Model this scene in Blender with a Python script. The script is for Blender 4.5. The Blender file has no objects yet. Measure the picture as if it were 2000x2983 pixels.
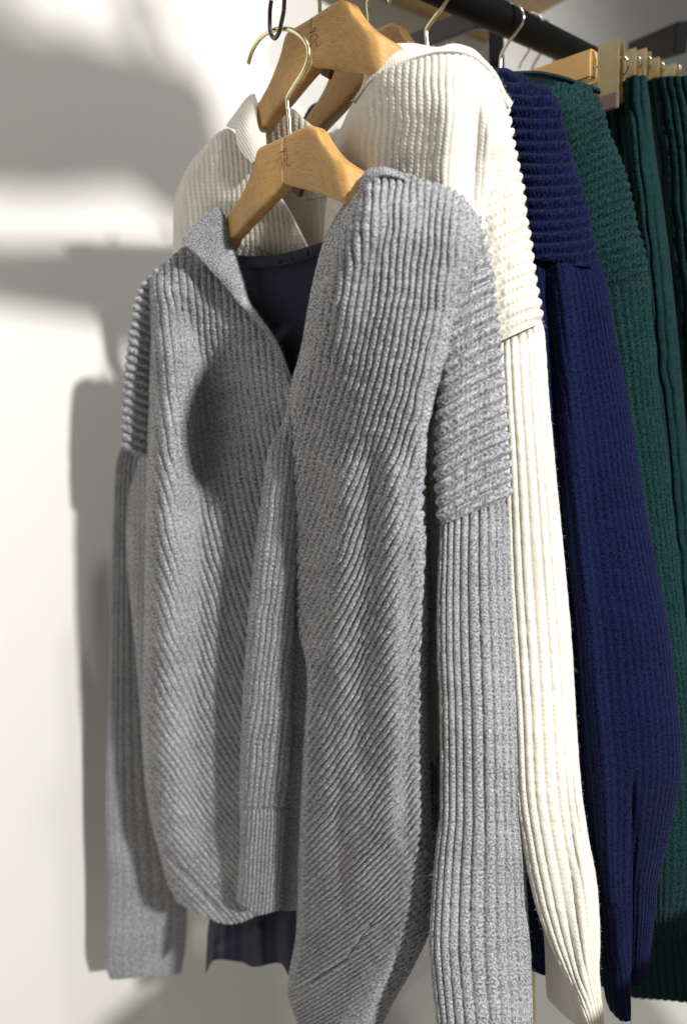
import bpy, math, random
import numpy as np
random.seed(7); rng = np.random.default_rng(7)
scene = bpy.context.scene
col = scene.collection

# ------------------------------------------------------------------ camera
# world axes: x = along a hanging garment (away from the wall), y = along the rail (away), z = up
CAM = np.array([0.0, 0.0, 1.75]); cz = CAM[2]
F = 1988.0                                   # focal length in pixels of a 2000 x 2983 frame
lft = np.array([-.708, -.131, .694]); lft /= np.linalg.norm(lft)
rr = np.array([.7025, -.228, .674]); rr -= lft * rr.dot(lft); rr /= np.linalg.norm(rr)
down = np.cross(lft, rr)
M = np.array([-lft, rr, -down])              # image frame -> world
cam_d = bpy.data.cameras.new('camera'); cam = bpy.data.objects.new('camera', cam_d); col.objects.link(cam)
R_, D_, W_ = M @ np.array([1, 0, 0.]), M @ np.array([0, 1, 0.]), M @ np.array([0, 0, 1.])
from mathutils import Matrix, Vector
cam.matrix_world = Matrix(((R_[0], -D_[0], -W_[0], CAM[0]), (R_[1], -D_[1], -W_[1], CAM[1]),
                           (R_[2], -D_[2], -W_[2], CAM[2]), (0, 0, 0, 1)))
cam_d.sensor_fit = 'VERTICAL'; cam_d.sensor_height = 36; cam_d.sensor_width = 24
cam_d.lens = F / 2983 * 36; cam_d.clip_start = .02; cam_d.clip_end = 50
cam_d.dof.use_dof = True; cam_d.dof.focus_distance = .56; cam_d.dof.aperture_fstop = 3.3
scene.camera = cam

# ------------------------------------------------------------------ light
w = bpy.data.worlds.new('World'); scene.world = w; w.use_nodes = True
w.node_tree.nodes['Background'].inputs[0].default_value = (1.0, .98, .93, 1)
w.node_tree.nodes['Background'].inputs[1].default_value = .13
LIGHT = np.array([2.12, .06, 1.17]) + CAM
ld = bpy.data.lights.new('spotlight', 'SPOT'); lo = bpy.data.objects.new('spotlight', ld); col.objects.link(lo)
lo.location = LIGHT
ld.energy = 465; ld.color = (1.0, .98, .945); ld.shadow_soft_size = .065
ld.spot_size = math.radians(76); ld.spot_blend = .8
_t = Vector(CAM + np.array([-.75, .42, -.55])) - Vector(LIGHT)
lo.rotation_euler = _t.to_track_quat('-Z', 'Y').to_euler()
# second ceiling spot, higher and farther along the rail
l2 = bpy.data.lights.new('spotlight', 'SPOT'); lo2 = bpy.data.objects.new('spotlight', l2); col.objects.link(lo2)
lo2.location = CAM + np.array([.55, .62, 2.2]); l2.energy = 85; l2.color = (1.0, .98, .945); l2.shadow_soft_size = .06
l2.spot_size = math.radians(112); l2.spot_blend = .8
lo2.rotation_euler = (Vector(CAM + np.array([-.40, .45, -.1])) - lo2.location).to_track_quat('-Z', 'Y').to_euler()
scene.view_settings.view_transform = 'Standard'; scene.view_settings.look = 'None'
scene.view_settings.exposure = .08; scene.view_settings.gamma = 1

# ------------------------------------------------------------------ placing helpers
def ray(px, py):
    px = np.asarray(px, float); py = np.asarray(py, float)
    v = np.stack([(px - 1000) / F, (py - 1491) / F, np.ones_like(px)], -1)
    return v @ M.T
TILT, Z0 = .117, .12                         # garments swing a little forward below the shoulder
def hang_t(r, y):
    t = y / r[..., 1]; t2 = (y - TILT * Z0) / (r[..., 1] - TILT * r[..., 2])
    return np.where(t * r[..., 2] < Z0, t2, t)
def on_y(px, py, y, b=0.0):                  # point on the plane y (rel. camera), moved b metres towards the camera
    r = ray(px, py); t = hang_t(r, y)
    t = t - b / np.linalg.norm(r, axis=-1)
    return CAM + r * t[..., None]
def on_x(px, py, x):
    r = ray(px, py); return CAM + r * (x / r[..., 0])[..., None]
def on_z(px, py, z):
    r = ray(px, py); return CAM + r * (z / r[..., 2])[..., None]
def at_d(px, py, d):
    return CAM + ray(px, py) * np.asarray(d)[..., None]
def depth_y(px, py, y):
    return hang_t(ray(px, py), y)

def hermite(xs, ys, xq):                     # smooth curve through points, no overshoot
    xs = np.asarray(xs, float); ys = np.asarray(ys, float)
    if ys.ndim == 1: ys = ys[:, None]; sq = True
    else: sq = False
    h = np.diff(xs); h[h < 1e-9] = 1e-9
    dl = np.diff(ys, axis=0) / h[:, None]
    m = np.zeros_like(ys)
    if len(xs) > 2:
        a = dl[:-1]; b_ = dl[1:]; w1 = (2 * h[1:] + h[:-1])[:, None]; w2 = (h[1:] + 2 * h[:-1])[:, None]
        ok = a * b_ > 0
        with np.errstate(divide='ignore', invalid='ignore'):
            hm = (w1 + w2) / (w1 / a + w2 / b_)
        m[1:-1] = np.where(ok, hm, 0)
        # soften the flattening at turning points
        m[1:-1] = np.where(ok, m[1:-1], (a * h[1:, None] + b_ * h[:-1, None]) / (h[1:] + h[:-1])[:, None] * .5)
    m[0] = dl[0]; m[-1] = dl[-1]
    i = np.clip(np.searchsorted(xs, xq, 'right') - 1, 0, len(xs) - 2)
    t = ((xq - xs[i]) / h[i])[:, None]; hh = h[i][:, None]
    o = (2*t**3 - 3*t**2 + 1) * ys[i] + (t**3 - 2*t**2 + t) * hh * m[i] + (-2*t**3 + 3*t**2) * ys[i+1] + (t**3 - t**2) * hh * m[i+1]
    return o[:, 0] if sq else o

def grid_rows(rows, nu, nv):                 # rows of control points -> (nv, nu, k) grid
    R = []
    for r in rows:
        r = np.array([tuple(p) + (0,) * (3 - len(p)) for p in r], float)
        s = np.concatenate([[0], np.cumsum(np.hypot(*np.diff(r[:, :2], axis=0).T))]); s /= s[-1]
        R.append(hermite(s, r, np.linspace(0, 1, nu)))
    R = np.array(R)
    dd = np.concatenate([[0], np.cumsum(np.hypot(np.diff(R[:, :, 0], axis=0), np.diff(R[:, :, 1], axis=0)).mean(1))]); dd /= dd[-1]
    flat = R.reshape(len(rows), -1)
    return hermite(dd, flat, np.linspace(0, 1, nv)).reshape(nv, nu, -1)

def link_mesh(name, V, faces, mat, parent=None, uv=None, smooth=True):
    me = bpy.data.meshes.new(name)
    if parent is not None: V = np.asarray(V, float) - np.array(parent.location)
    if isinstance(faces, np.ndarray):
        me.vertices.add(len(V)); me.vertices.foreach_set('co', np.ascontiguousarray(V, np.float32).ravel())
        n = len(faces); k = faces.shape[1]
        me.loops.add(n * k); me.loops.foreach_set('vertex_index', faces.astype(np.int32).ravel())
        me.polygons.add(n); me.polygons.foreach_set('loop_start', np.arange(0, n * k, k, dtype=np.int32))
        me.update(calc_edges=True)
    else:
        me.from_pydata([tuple(v) for v in V], [], faces); me.update()
    if uv is not None:
        l = me.uv_layers.new(name='UVMap'); vi = np.empty(len(me.loops), np.int32); me.loops.foreach_get('vertex_index', vi)
        l.data.foreach_set('uv', np.ascontiguousarray(np.asarray(uv)[vi], np.float32).ravel())
    me.polygons.foreach_set('use_smooth', np.full(len(me.polygons), smooth))
    if mat: me.materials.append(mat)
    o = bpy.data.objects.new(name, me); col.objects.link(o)
    if parent is not None: o.parent = parent
    return o

def quads(nv, nu, closed=False):
    i = np.arange(nv - 1)[:, None] * nu; j = np.arange(nu if closed else nu - 1)[None, :]; j2 = (j + 1) % nu
    return np.stack([i + j, i + j2, i + nu + j2, i + nu + j], -1).reshape(-1, 4)

def normals(P):
    n = np.cross(np.gradient(P, axis=1), np.gradient(P, axis=0))
    n /= np.linalg.norm(n, axis=-1, keepdims=True) + 1e-12
    f = ((CAM - P) * n).sum(-1).mean()
    return n if f > 0 else -n

def rib_profile(ru, vw=.15):
    c = np.abs(np.cos(np.pi * ru)); f = np.abs(ru - np.round(ru))
    return .80 * (1 - np.exp(-((.5 - f) / vw) ** 2)) + .20 * c - .07 * np.exp(-(f / .08) ** 2)

_tab = rng.random((257, 257))
def _vn(x, y):
    xi = np.floor(x).astype(int); yi = np.floor(y).astype(int); fx = x - xi; fy = y - yi
    fx = fx * fx * (3 - 2 * fx); fy = fy * fy * (3 - 2 * fy); a, b = xi % 256, yi % 256
    return (_tab[a, b] * (1 - fx) + _tab[a + 1, b] * fx) * (1 - fy) + (_tab[a, b + 1] * (1 - fx) + _tab[a + 1, b + 1] * fx) * fy
def yarn(ru, rv):                            # no two stitches stand equally proud
    return .62 + .5 * _vn(ru * .9 + 7, rv * .8) + .26 * _vn(ru * .17 + 31, rv * .05)
def wobble(px, py):                          # hand of the fabric: ribs never run quite straight
    return .34 * (_vn(px / 45 + 3, py / 60) - .5) + .5 * (_vn(px / 150, py / 210 + 9) - .5)
def fold(*pts, a=0, wd=40, fade=120):        # ridge (a>0) or valley (a<0, mm) following a path down the cloth
    pts = np.array(pts, float)
    def f(px, py):
        xc = np.interp(py, pts[:, 1], pts[:, 0])
        win = np.clip((py - pts[0, 1] + fade) / fade, 0, 1) * np.clip((pts[-1, 1] + fade - py) / fade, 0, 1)
        win = win * win * (3 - 2 * win)
        return a * win * np.exp(-((px - xc) / wd) ** 2)
    return f
def crease(p, q, a=0, wd=8):                 # straight valley/ridge between two pixels
    p = np.array(p, float); q = np.array(q, float); L = np.linalg.norm(q - p); u = (q - p) / L
    def f(px, py):
        s = (px - p[0]) * u[0] + (py - p[1]) * u[1]; n = -(px - p[0]) * u[1] + (py - p[1]) * u[0]
        win = np.clip(s / (.15 * L) + .5, 0, 1) * np.clip((L - s) / (.15 * L) + .5, 0, 1)
        return a * win * np.exp(-(n / wd) ** 2)
    return f
_wv = [(rng.uniform(.004, .016), rng.uniform(.002, .007), rng.uniform(0, 6.28), rng.uniform(.3, 1)) for _ in range(9)]
def waves(px, py, a):
    return a * sum(c * np.sin(px * k + py * l * (1 if i % 2 else -1) + p) for i, (k, l, p, c) in enumerate(_wv)) / 3

def rimmed(P, N, uv, t):                     # turn the four borders of a grid back by the cloth's thickness
    def pad(A): return np.pad(A, ((2, 2), (2, 2), (0, 0)), mode='edge')
    Q = pad(P); n = pad(N); U = pad(uv)
    for k, (bk, out) in enumerate(((1.0, -.35), (.42, .3))):
        for sl, inn in (((k, slice(None)), (2, 4)), ((-1 - k, slice(None)), (-3, -5))):
            Q[sl] = Q[sl] - n[sl] * t * bk
        for sl in ((slice(None), k), (slice(None), -1 - k)):
            Q[sl] = Q[sl] - n[sl] * t * bk
    return Q, U

FUZZ = {}
def keep_fuzz(parent, P, N, lo=0, hi=None):
    hi = hi or P.shape[1]
    FUZZ.setdefault(parent.name, []).append((P[:, lo:hi].reshape(-1, 3), N[:, lo:hi].reshape(-1, 3)))
def fuzz(parent, count, mat, length=.0035):
    P = np.concatenate([a for a, b in FUZZ[parent.name]]); N = np.concatenate([b for a, b in FUZZ[parent.name]])
    k = rng.integers(0, len(P), count); p = P[k] - N[k] * .0004; n = N[k]
    d = n * rng.uniform(.35, 1, (count, 1)) + rng.normal(0, .7, (count, 3)); d /= np.linalg.norm(d, axis=1, keepdims=True)
    L = (length * np.minimum(rng.lognormal(-.2, .4, count), 1.35))[:, None]
    bend = rng.normal(0, .55, (count, 3)); bend[:, 2] -= .2
    m = p + d * L * .55; q = p + d * L * .95 + bend * L * .5
    sd = np.cross(d, CAM - p); sd /= np.linalg.norm(sd, axis=1, keepdims=True) + 1e-9; w_ = .00004
    V = np.stack([p - sd * w_, p + sd * w_, m - sd * w_ * .9, m + sd * w_ * .9, q - sd * w_ * .35, q + sd * w_ * .35], 1).reshape(-1, 3)
    b = np.arange(count)[:, None] * 6
    Fq = np.concatenate([b + np.array([[0, 1, 3, 2]]), b + np.array([[2, 3, 5, 4]])])
    o = link_mesh('fuzz', V, Fq, mat, parent); o['kind'] = 'stuff'; return o
def sheet(name, rows, y, mat, parent, rib=None, amp=.0009, dens=.42, folds=(), wav=1.2, thick=.003, nu=None, nv=None):
    R0 = np.array(rows[len(rows) // 2], float)
    if nu is None:
        nu = max(6, int(max(np.hypot(*np.diff(np.array([p[:2] for p in r], float), axis=0).T).sum() for r in rows) * dens * (1.35 if dens > .35 else 1)))
    if nv is None:
        ends = [np.hypot(*np.diff(np.array([r[k][:2] for r in rows], float), axis=0).T).sum() for k in (0, -1)]
        nv = max(6, int(max(ends) * dens))
    G = grid_rows(rows, nu, nv); px, py, b = G[..., 0], G[..., 1], G[..., 2]
    for f in folds: b = b + f(px, py)
    if wav: b = b + waves(px, py, wav)
    P = on_y(px, py, y, b / 1000); N = normals(P)
    ru, rv = rib(px, py) if rib else (px / 8, py / 8)
    if dens > .3: keep_fuzz(parent, P, N)
    if amp:
        ru = ru + wobble(px, py); e_ = np.linspace(0, 1, nu); e_ = np.clip(np.minimum(e_, 1 - e_) / .06, .25, 1)[None, :]
        P = P + N * (amp * e_ * yarn(ru, rv) * rib_profile(ru))[..., None]
    uv = np.stack([ru, rv], -1)
    Q, U = rimmed(P, N, uv, thick)
    return link_mesh(name, Q.reshape(-1, 3), quads(*Q.shape[:2]), mat, parent, U.reshape(-1, 2))

def tube_cloth(name, rows, y, mat, parent, nr=12, vp=14, amp=.0009, dens=.42, kap=.75, off=0.0, horiz=None, folds=(), wav=1.0, edge=2.2, tuck=(0, 0), vw=.15):
    """a sleeve: rows of (left px, left py, right px, right py [, extra mm towards camera]); the far half is coarse"""
    rows = np.array([tuple(r) + (0,) * (5 - len(r)) for r in rows], float)
    dd = np.concatenate([[0], np.cumsum(np.hypot(*np.diff((rows[:, :2] + rows[:, 2:4]) / 2, axis=0).T))]); Ltot = dd[-1]
    nv = max(8, int(Ltot * dens)); r = hermite(dd, rows, np.linspace(0, Ltot, nv))
    W = np.hypot(rows[:, 2] - rows[:, 0], rows[:, 3] - rows[:, 1]).max()
    nf = max(10, int(W * dens * 1.35)); nb = 14
    psi = np.concatenate([np.linspace(math.pi, 0, nf), np.linspace(0, -math.pi, nb + 2)[1:-1]])
    s = np.sign(np.cos(psi)) * np.abs(np.cos(psi)) ** .9; bulge = np.sign(np.sin(psi)) * np.abs(np.sin(psi)) ** (2 / edge)
    cx, cy = (r[:, 0] + r[:, 2]) / 2, (r[:, 1] + r[:, 3]) / 2
    hx, hy = (r[:, 2] - r[:, 0]) / 2, (r[:, 3] - r[:, 1]) / 2
    px = cx[:, None] + hx[:, None] * s; py = cy[:, None] + hy[:, None] * s
    d = depth_y(cx, cy, y + off); Rm = np.hypot(hx, hy) / F * d
    d2 = d[:, None] - r[:, 4:5] / 1000 - kap * Rm[:, None] * bulge
    f_ = np.zeros_like(px)
    for f in folds: f_ = f_ + f(px, py)
    if wav: f_ = f_ + waves(px, py, wav)
    d2 = d2 - f_ / 1000 * np.clip(bulge * 3, 0, 1)
    P = at_d(px, py, d2); N = np.cross(np.gradient(P, axis=1), np.gradient(P, axis=0)); N /= np.linalg.norm(N, axis=-1, keepdims=True) + 1e-12
    if ((CAM - P[:, :nf]) * N[:, :nf]).sum(-1).mean() < 0: N = -N
    keep_fuzz(parent, P, N, 0, nf)
    if horiz:
        ru, rv = horiz(px, py)
    else:
        ru = (psi / math.pi * nr)[None, :] * np.ones_like(px); rv = py / vp
    P = P + N * (amp * np.clip(.35 + bulge, .35, 1) * yarn(ru, rv) * rib_profile(ru, vw))[..., None]
    l_ = np.linspace(0, Ltot, nv)[:, None, None]
    P = P - N * (tuck[0] / 1000 * np.clip(1 - l_ / 40, 0, 1) ** 2 + tuck[1] / 1000 * np.clip(1 - (Ltot - l_) / 22, 0, 1) ** 2)
    # end caps turned inwards so the cuff has an edge and an inside
    c = P[-1].mean(0); c0 = P[0].mean(0)
    P = np.concatenate([P, (c + (P[-1] - c) * .92)[None], (c + (P[-1] - c) * .78 + np.array([0, 0, .012]))[None]])
    uv = np.stack([ru, rv], -1); uv = np.concatenate([uv, uv[-1:], uv[-1:]])
    n0, n1 = P.shape[:2]
    return link_mesh(name, P.reshape(-1, 3), quads(n0, n1, True), mat, parent, uv.reshape(-1, 2))

def torso(name, y, rows, mat, parent, pitch=.011):
    """the hidden trunk of a sweater: rows of (height, x left, x right, half thickness), a closed flattened tube"""
    V = []; U = []; m = 64; a = np.linspace(0, 2 * math.pi, m, endpoint=False); rows = np.array(rows, float)
    g = hermite(-rows[:, 0], rows, np.linspace(-rows[0, 0], -rows[-1, 0], 60))
    for z, xl, xr, th in g:
        yy = y + TILT * min(0, z - Z0)
        ca, sa = np.cos(a), np.sin(a)
        x = (xl + xr) / 2 + (xr - xl) / 2 * np.sign(ca) * np.abs(ca) ** .8
        V.append(np.stack([x, yy + th * np.sign(sa) * np.abs(sa) ** .8 + .004 * np.sin(x * 60), z + cz + 0 * x], -1)); U.append(np.stack([x / pitch, z / .006 + 0 * x], -1))
    V = np.array(V).reshape(-1, 3)
    return link_mesh(name, V, quads(60, m, True), mat, parent, np.array(U).reshape(-1, 2))

def tube(name, pts, rad, mat, parent=None, n=10, sub=6, smooth_path=True, cap=True):
    pts = np.asarray(pts, float)
    if smooth_path and len(pts) > 2:
        s = np.concatenate([[0], np.cumsum(np.linalg.norm(np.diff(pts, axis=0), axis=1))])
        # Catmull-Rom
        q = np.vstack([2 * pts[0] - pts[1], pts, 2 * pts[-1] - pts[-2]]); out = []
        for i in range(1, len(q) - 2):
            for t in np.linspace(0, 1, sub, endpoint=False):
                a, b_, c, d = q[i-1], q[i], q[i+1], q[i+2]
                out.append(.5 * (2*b_ + (c - a)*t + (2*a - 5*b_ + 4*c - d)*t*t + (3*b_ - a - 3*c + d)*t**3))
        out.append(pts[-1]); pts = np.array(out)
    T = np.gradient(pts, axis=0); T /= np.linalg.norm(T, axis=1, keepdims=True) + 1e-12
    ref = np.array([.31, .52, .79]); V = []
    e1 = np.cross(T[0], ref); e1 /= np.linalg.norm(e1)
    a = np.linspace(0, 2 * math.pi, n, endpoint=False)
    rads = np.broadcast_to(np.asarray(rad, float), (len(pts),))
    for p, t, r_ in zip(pts, T, rads):
        e1 = e1 - t * e1.dot(t); e1 /= np.linalg.norm(e1) + 1e-12; e2 = np.cross(t, e1)
        V.append(p + r_ * (np.cos(a)[:, None] * e1 + np.sin(a)[:, None] * e2))
    V = np.array(V).reshape(-1, 3); Fc = [tuple(q) for q in quads(len(pts), n, True)]
    if cap: Fc += [tuple(range(n))[::-1], tuple(range((len(pts) - 1) * n, len(pts) * n))]
    return link_mesh(name, V, Fc, mat, parent)

def box(name, c, ax, half, mat, parent=None, bevel=.0015, seg=2):
    """bevelled block: centre, three axes (rows), half sizes"""
    import bmesh
    bm = bmesh.new(); bmesh.ops.create_cube(bm, size=2)
    ax = np.array(ax, float)
    for v in bm.verts: v.co = Vector(np.array(c) + sum(ax[i] * half[i] * v.co[i] for i in range(3)))
    bmesh.ops.recalc_face_normals(bm, faces=bm.faces[:])
    if bevel: bmesh.ops.bevel(bm, geom=bm.edges[:], offset=bevel, segments=seg, affect='EDGES', clamp_overlap=True)
    me = bpy.data.meshes.new(name); bm.to_mesh(me); bm.free()
    for p in me.polygons: p.use_smooth = False
    if mat: me.materials.append(mat)
    o = bpy.data.objects.new(name, me); col.objects.link(o)
    if parent is not None: me.transform(Matrix.Translation(-parent.location)); o.parent = parent
    return o

def slab(name, poly, thick, mat, parent=None):
    """solid plate from a planar outline and a thickness vector"""
    poly = [np.asarray(p, float) for p in poly]; n = len(poly); t = np.asarray(thick, float)
    V = poly + [p + t for p in poly]
    Fc = [tuple(range(n)), tuple(range(n, 2 * n))[::-1]] + [(i, i + n, (i + 1) % n + n, (i + 1) % n) for i in range(n)]
    return link_mesh(name, V, Fc, mat, parent, smooth=False)

def thing(name, loc, label, cat, group=None):
    o = bpy.data.objects.new(name, None); col.objects.link(o); o.location = loc; o.empty_display_size = .05
    bpy.context.view_layer.update()
    o['label'] = label; o['category'] = cat
    if group: o['group'] = group
    return o
def tag(o, label, cat, group=None):
    o['label'] = label; o['category'] = cat
    if group: o['group'] = group
    return o

# ------------------------------------------------------------------ materials
def new_mat(name):
    m = bpy.data.materials.new(name); m.use_nodes = True; nt = m.node_tree; nt.nodes.clear()
    out = nt.nodes.new('ShaderNodeOutputMaterial'); bs = nt.nodes.new('ShaderNodeBsdfPrincipled')
    nt.links.new(bs.outputs[0], out.inputs[0]); return m, nt, bs
class NB:
    def __init__(s, nt): s.nt = nt
    def n(s, t, **k):
        x = s.nt.nodes.new(t)
        for a, b in k.items(): setattr(x, a, b)
        return x
    def l(s, a, b): s.nt.links.new(a, b)
    def m(s, op, a, b=None, c=None, clamp=False):
        x = s.n('ShaderNodeMath', operation=op); x.use_clamp = clamp
        for i, v in enumerate((a, b, c)):
            if v is None: continue
            if isinstance(v, (int, float)): x.inputs[i].default_value = v
            else: s.l(v, x.inputs[i])
        return x.outputs[0]

def knit(name, dark, light, contrast=1.0, bump=.6, stitch=1.0, fleck=(6, 2.2), rough=.9, sheen=.25, plain=False, dist=.0012):
    m, nt, bs = new_mat(name); b = NB(nt)
    uv = b.n('ShaderNodeUVMap'); sp = b.n('ShaderNodeSeparateXYZ'); b.l(uv.outputs[0], sp.inputs[0])
    u, v = sp.outputs[0], sp.outputs[1]
    # two yarn legs leaning towards each other inside every rib: the V of a knit stitch
    wob = b.n('ShaderNodeTexNoise'); wob.noise_dimensions = '2D'; wob.inputs['Scale'].default_value = .9; wob.inputs['Detail'].default_value = 2; b.l(uv.outputs[0], wob.inputs[0])
    wv = b.m('MULTIPLY', b.m('SUBTRACT', wob.outputs[0], .5), .4)
    fu = b.m('SUBTRACT', b.m('FRACT', b.m('ADD', u, .5)), .5)
    au = b.m('ABSOLUTE', fu)
    fv = b.m('FRACT', b.m('ADD', b.m('ADD', v, wv), b.m('MULTIPLY', au, -1.5)))
    leg = b.m('SINE', b.m('MULTIPLY', fv, math.pi))
    leg = b.m('POWER', leg, .7)
    across = b.m('SINE', b.m('MULTIPLY', b.m('MINIMUM', b.m('MULTIPLY', au, 2.1), 1.0), math.pi))
    h = b.m('MULTIPLY', leg, b.m('ADD', b.m('MULTIPLY', across, .8), .2))
    # fibre fuzz
    mp = b.n('ShaderNodeMapping'); mp.inputs['Scale'].default_value = (fleck[0], fleck[1], 1); b.l(uv.outputs[0], mp.inputs[0])
    nz = b.n('ShaderNodeTexNoise'); nz.noise_dimensions = '2D'; nz.inputs['Scale'].default_value = 1; nz.inputs['Detail'].default_value = 3; nz.inputs['Roughness'].default_value = .65
    b.l(mp.outputs[0], nz.inputs[0])
    fz = b.n('ShaderNodeTexNoise'); fz.noise_dimensions = '2D'; fz.inputs['Scale'].default_value = 9; fz.inputs['Detail'].default_value = 3; b.l(uv.outputs[0], fz.inputs[0])
    hh = b.m('ADD', b.m('MULTIPLY', h, stitch), b.m('MULTIPLY', fz.outputs[0], .3))
    bp = b.n('ShaderNodeBump'); bp.inputs['Strength'].default_value = bump; bp.inputs['Distance'].default_value = dist
    b.l(hh, bp.inputs['Height']); b.l(bp.outputs[0], bs.inputs['Normal'])
    # heather: strands of paler and darker fibre spun together
    f = b.m('ADD', b.m('MULTIPLY', b.m('SUBTRACT', nz.outputs[0], .5), 3.2 * contrast), .5, clamp=True)
    big = b.n('ShaderNodeTexNoise'); big.noise_dimensions = '2D'; big.inputs['Scale'].default_value = .16; big.inputs['Detail'].default_value = 2; b.l(uv.outputs[0], big.inputs[0])
    f2 = b.m('ADD', f, b.m('MULTIPLY', b.m('SUBTRACT', big.outputs[0], .5), .35), clamp=True)
    mx = b.n('ShaderNodeMix', data_type='RGBA'); b.l(f2, mx.inputs[0])
    mx.inputs[6].default_value = (*dark, 1); mx.inputs[7].default_value = (*light, 1)
    b.l(mx.outputs[2], bs.inputs['Base Color'])
    bs.inputs['Roughness'].default_value = rough; bs.inputs['Specular IOR Level'].default_value = .05
    bs.inputs['Sheen Weight'].default_value = sheen; bs.inputs['Sheen Roughness'].default_value = .45
    return m

GREY = knit('grey_heather_wool', (.108, .110, .128), (.50, .502, .522), .95, .5, 1.0, (5, 2), sheen=.06)
GREYC = knit('grey_heather_shoulder', (.108, .110, .128), (.50, .502, .522), .95, .4, 1.0, (5, 2), sheen=.06)
GREYF = knit('grey_fine_knit', (.108, .110, .128), (.52, .522, .542), 1.1, .6, .8, (1.6, 1.3), sheen=.05, dist=.0006)
WHITE = knit('cream_wool', (.68, .645, .555), (.77, .745, .675), .4, .4, 1.0, (4, 1.4), sheen=.1)
WHITEC = knit('cream_shoulder', (.68, .645, .555), (.77, .745, .675), .4, .3, 1.0, (4, 1.4), sheen=.1)
WHITEF = knit('cream_fine_knit', (.74, .70, .60), (.83, .80, .73), .6, .5, .8, (3, 2), sheen=.2, dist=.0005)
NAVY = knit('navy_wool', (.0015, .0025, .0135), (.0065, .011, .050), 1.3, .55, .8, (4, 1.5), sheen=.04)
GREEN = knit('bottle_green_wool', (.002, .010, .011), (.010, .038, .039), 1.3, .55, .9, (4, 1.5), sheen=.04)
TROUS = knit('dark_green_rib', (.003, .014, .0145), (.008, .032, .032), .6, .5, .6, (4, 1.5), sheen=.03)

def plain_cloth(name, c1, c2, scale=900, sheen=.3):
    m, nt, bs = new_mat(name); b = NB(nt); tc = b.n('ShaderNodeTexCoord')
    nz = b.n('ShaderNodeTexNoise'); nz.inputs['Scale'].default_value = scale; nz.inputs['Detail'].default_value = 3; b.l(tc.outputs['Object'], nz.inputs[0])
    n2 = b.n('ShaderNodeTexNoise'); n2.inputs['Scale'].default_value = scale / 30; b.l(tc.outputs['Object'], n2.inputs[0])
    mx = b.n('ShaderNodeMix', data_type='RGBA'); mx.inputs[6].default_value = (*c1, 1); mx.inputs[7].default_value = (*c2, 1)
    b.l(b.m('ADD', b.m('MULTIPLY', nz.outputs[0], .7), b.m('MULTIPLY', n2.outputs[0], .3)), mx.inputs[0]); b.l(mx.outputs[2], bs.inputs['Base Color'])
    bp = b.n('ShaderNodeBump'); bp.inputs['Strength'].default_value = .35; bp.inputs['Distance'].default_value = .0004; b.l(nz.outputs[0], bp.inputs['Height']); b.l(bp.outputs[0], bs.inputs['Normal'])
    bs.inputs['Roughness'].default_value = .92; bs.inputs['Sheen Weight'].default_value = sheen; bs.inputs['Specular IOR Level'].default_value = .1
    return m
TEE = plain_cloth('navy_jersey', (.018, .019, .034), (.046, .047, .075), sheen=.06)

def wood(name, c1, c2, c3, sx=60, sy=900):
    m, nt, bs = new_mat(name); b = NB(nt); uv = b.n('ShaderNodeUVMap')
    mp = b.n('ShaderNodeMapping'); mp.inputs['Scale'].default_value = (sx, sy, 1); b.l(uv.outputs[0], mp.inputs[0])
    nz = b.n('ShaderNodeTexNoise'); nz.noise_dimensions = '2D'; nz.inputs['Scale'].default_value = 1; nz.inputs['Detail'].default_value = 4; nz.inputs['Distortion'].default_value = .6; b.l(mp.outputs[0], nz.inputs[0])
    m2 = b.n('ShaderNodeMapping'); m2.inputs['Scale'].default_value = (sx * 3.2, sy * 2.0, 1); b.l(uv.outputs[0], m2.inputs[0])
    n2 = b.n('ShaderNodeTexNoise'); n2.noise_dimensions = '2D'; n2.inputs['Scale'].default_value = 1; n2.inputs['Detail'].default_value = 2; b.l(m2.outputs[0], n2.inputs[0])
    m3 = b.n('ShaderNodeMapping'); m3.inputs['Scale'].default_value = (sx * .25, sy * .12, 1); b.l(uv.outputs[0], m3.inputs[0])
    n3 = b.n('ShaderNodeTexNoise'); n3.noise_dimensions = '2D'; n3.inputs['Scale'].default_value = 1; n3.inputs['Detail'].default_value = 2; b.l(m3.outputs[0], n3.inputs[0])
    mx = b.n('ShaderNodeMix', data_type='RGBA'); mx.inputs[6].default_value = (*c1, 1); mx.inputs[7].default_value = (*c2, 1)
    b.l(b.m('ADD', b.m('MULTIPLY', nz.outputs[0], .55), b.m('MULTIPLY', n3.outputs[0], .5), clamp=True), mx.inputs[0])
    fl = b.m('MULTIPLY', b.m('SUBTRACT', n2.outputs[0], .565), 7, clamp=True)
    my = b.n('ShaderNodeMix', data_type='RGBA'); b.l(b.m('MULTIPLY', fl, .62), my.inputs[0]); b.l(mx.outputs[2], my.inputs[6]); my.inputs[7].default_value = (*c3, 1)
    lt = b.m('MULTIPLY', b.m('SUBTRACT', .36, n2.outputs[0]), 7, clamp=True)
    mz = b.n('ShaderNodeMix', data_type='RGBA'); b.l(b.m('MULTIPLY', lt, .5), mz.inputs[0]); b.l(my.outputs[2], mz.inputs[6]); mz.inputs[7].default_value = (.62, .44, .24, 1)
    b.l(mz.outputs[2], bs.inputs['Base Color'])
    bp = b.n('ShaderNodeBump'); bp.inputs['Strength'].default_value = .25; bp.inputs['Distance'].default_value = .0004; b.l(n2.outputs[0], bp.inputs['Height']); b.l(bp.outputs[0], bs.inputs['Normal'])
    bs.inputs['Roughness'].default_value = .48; bs.inputs['Specular IOR Level'].default_value = .35
    return m
BEECH = wood('beech_wood', (.40, .205, .058), (.63, .38, .135), (.23, .11, .03), 40, 700)
SHELFW = wood('shelf_wood', (.30, .18, .07), (.42, .27, .12), (.2, .11, .04), 6, 90)

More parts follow.
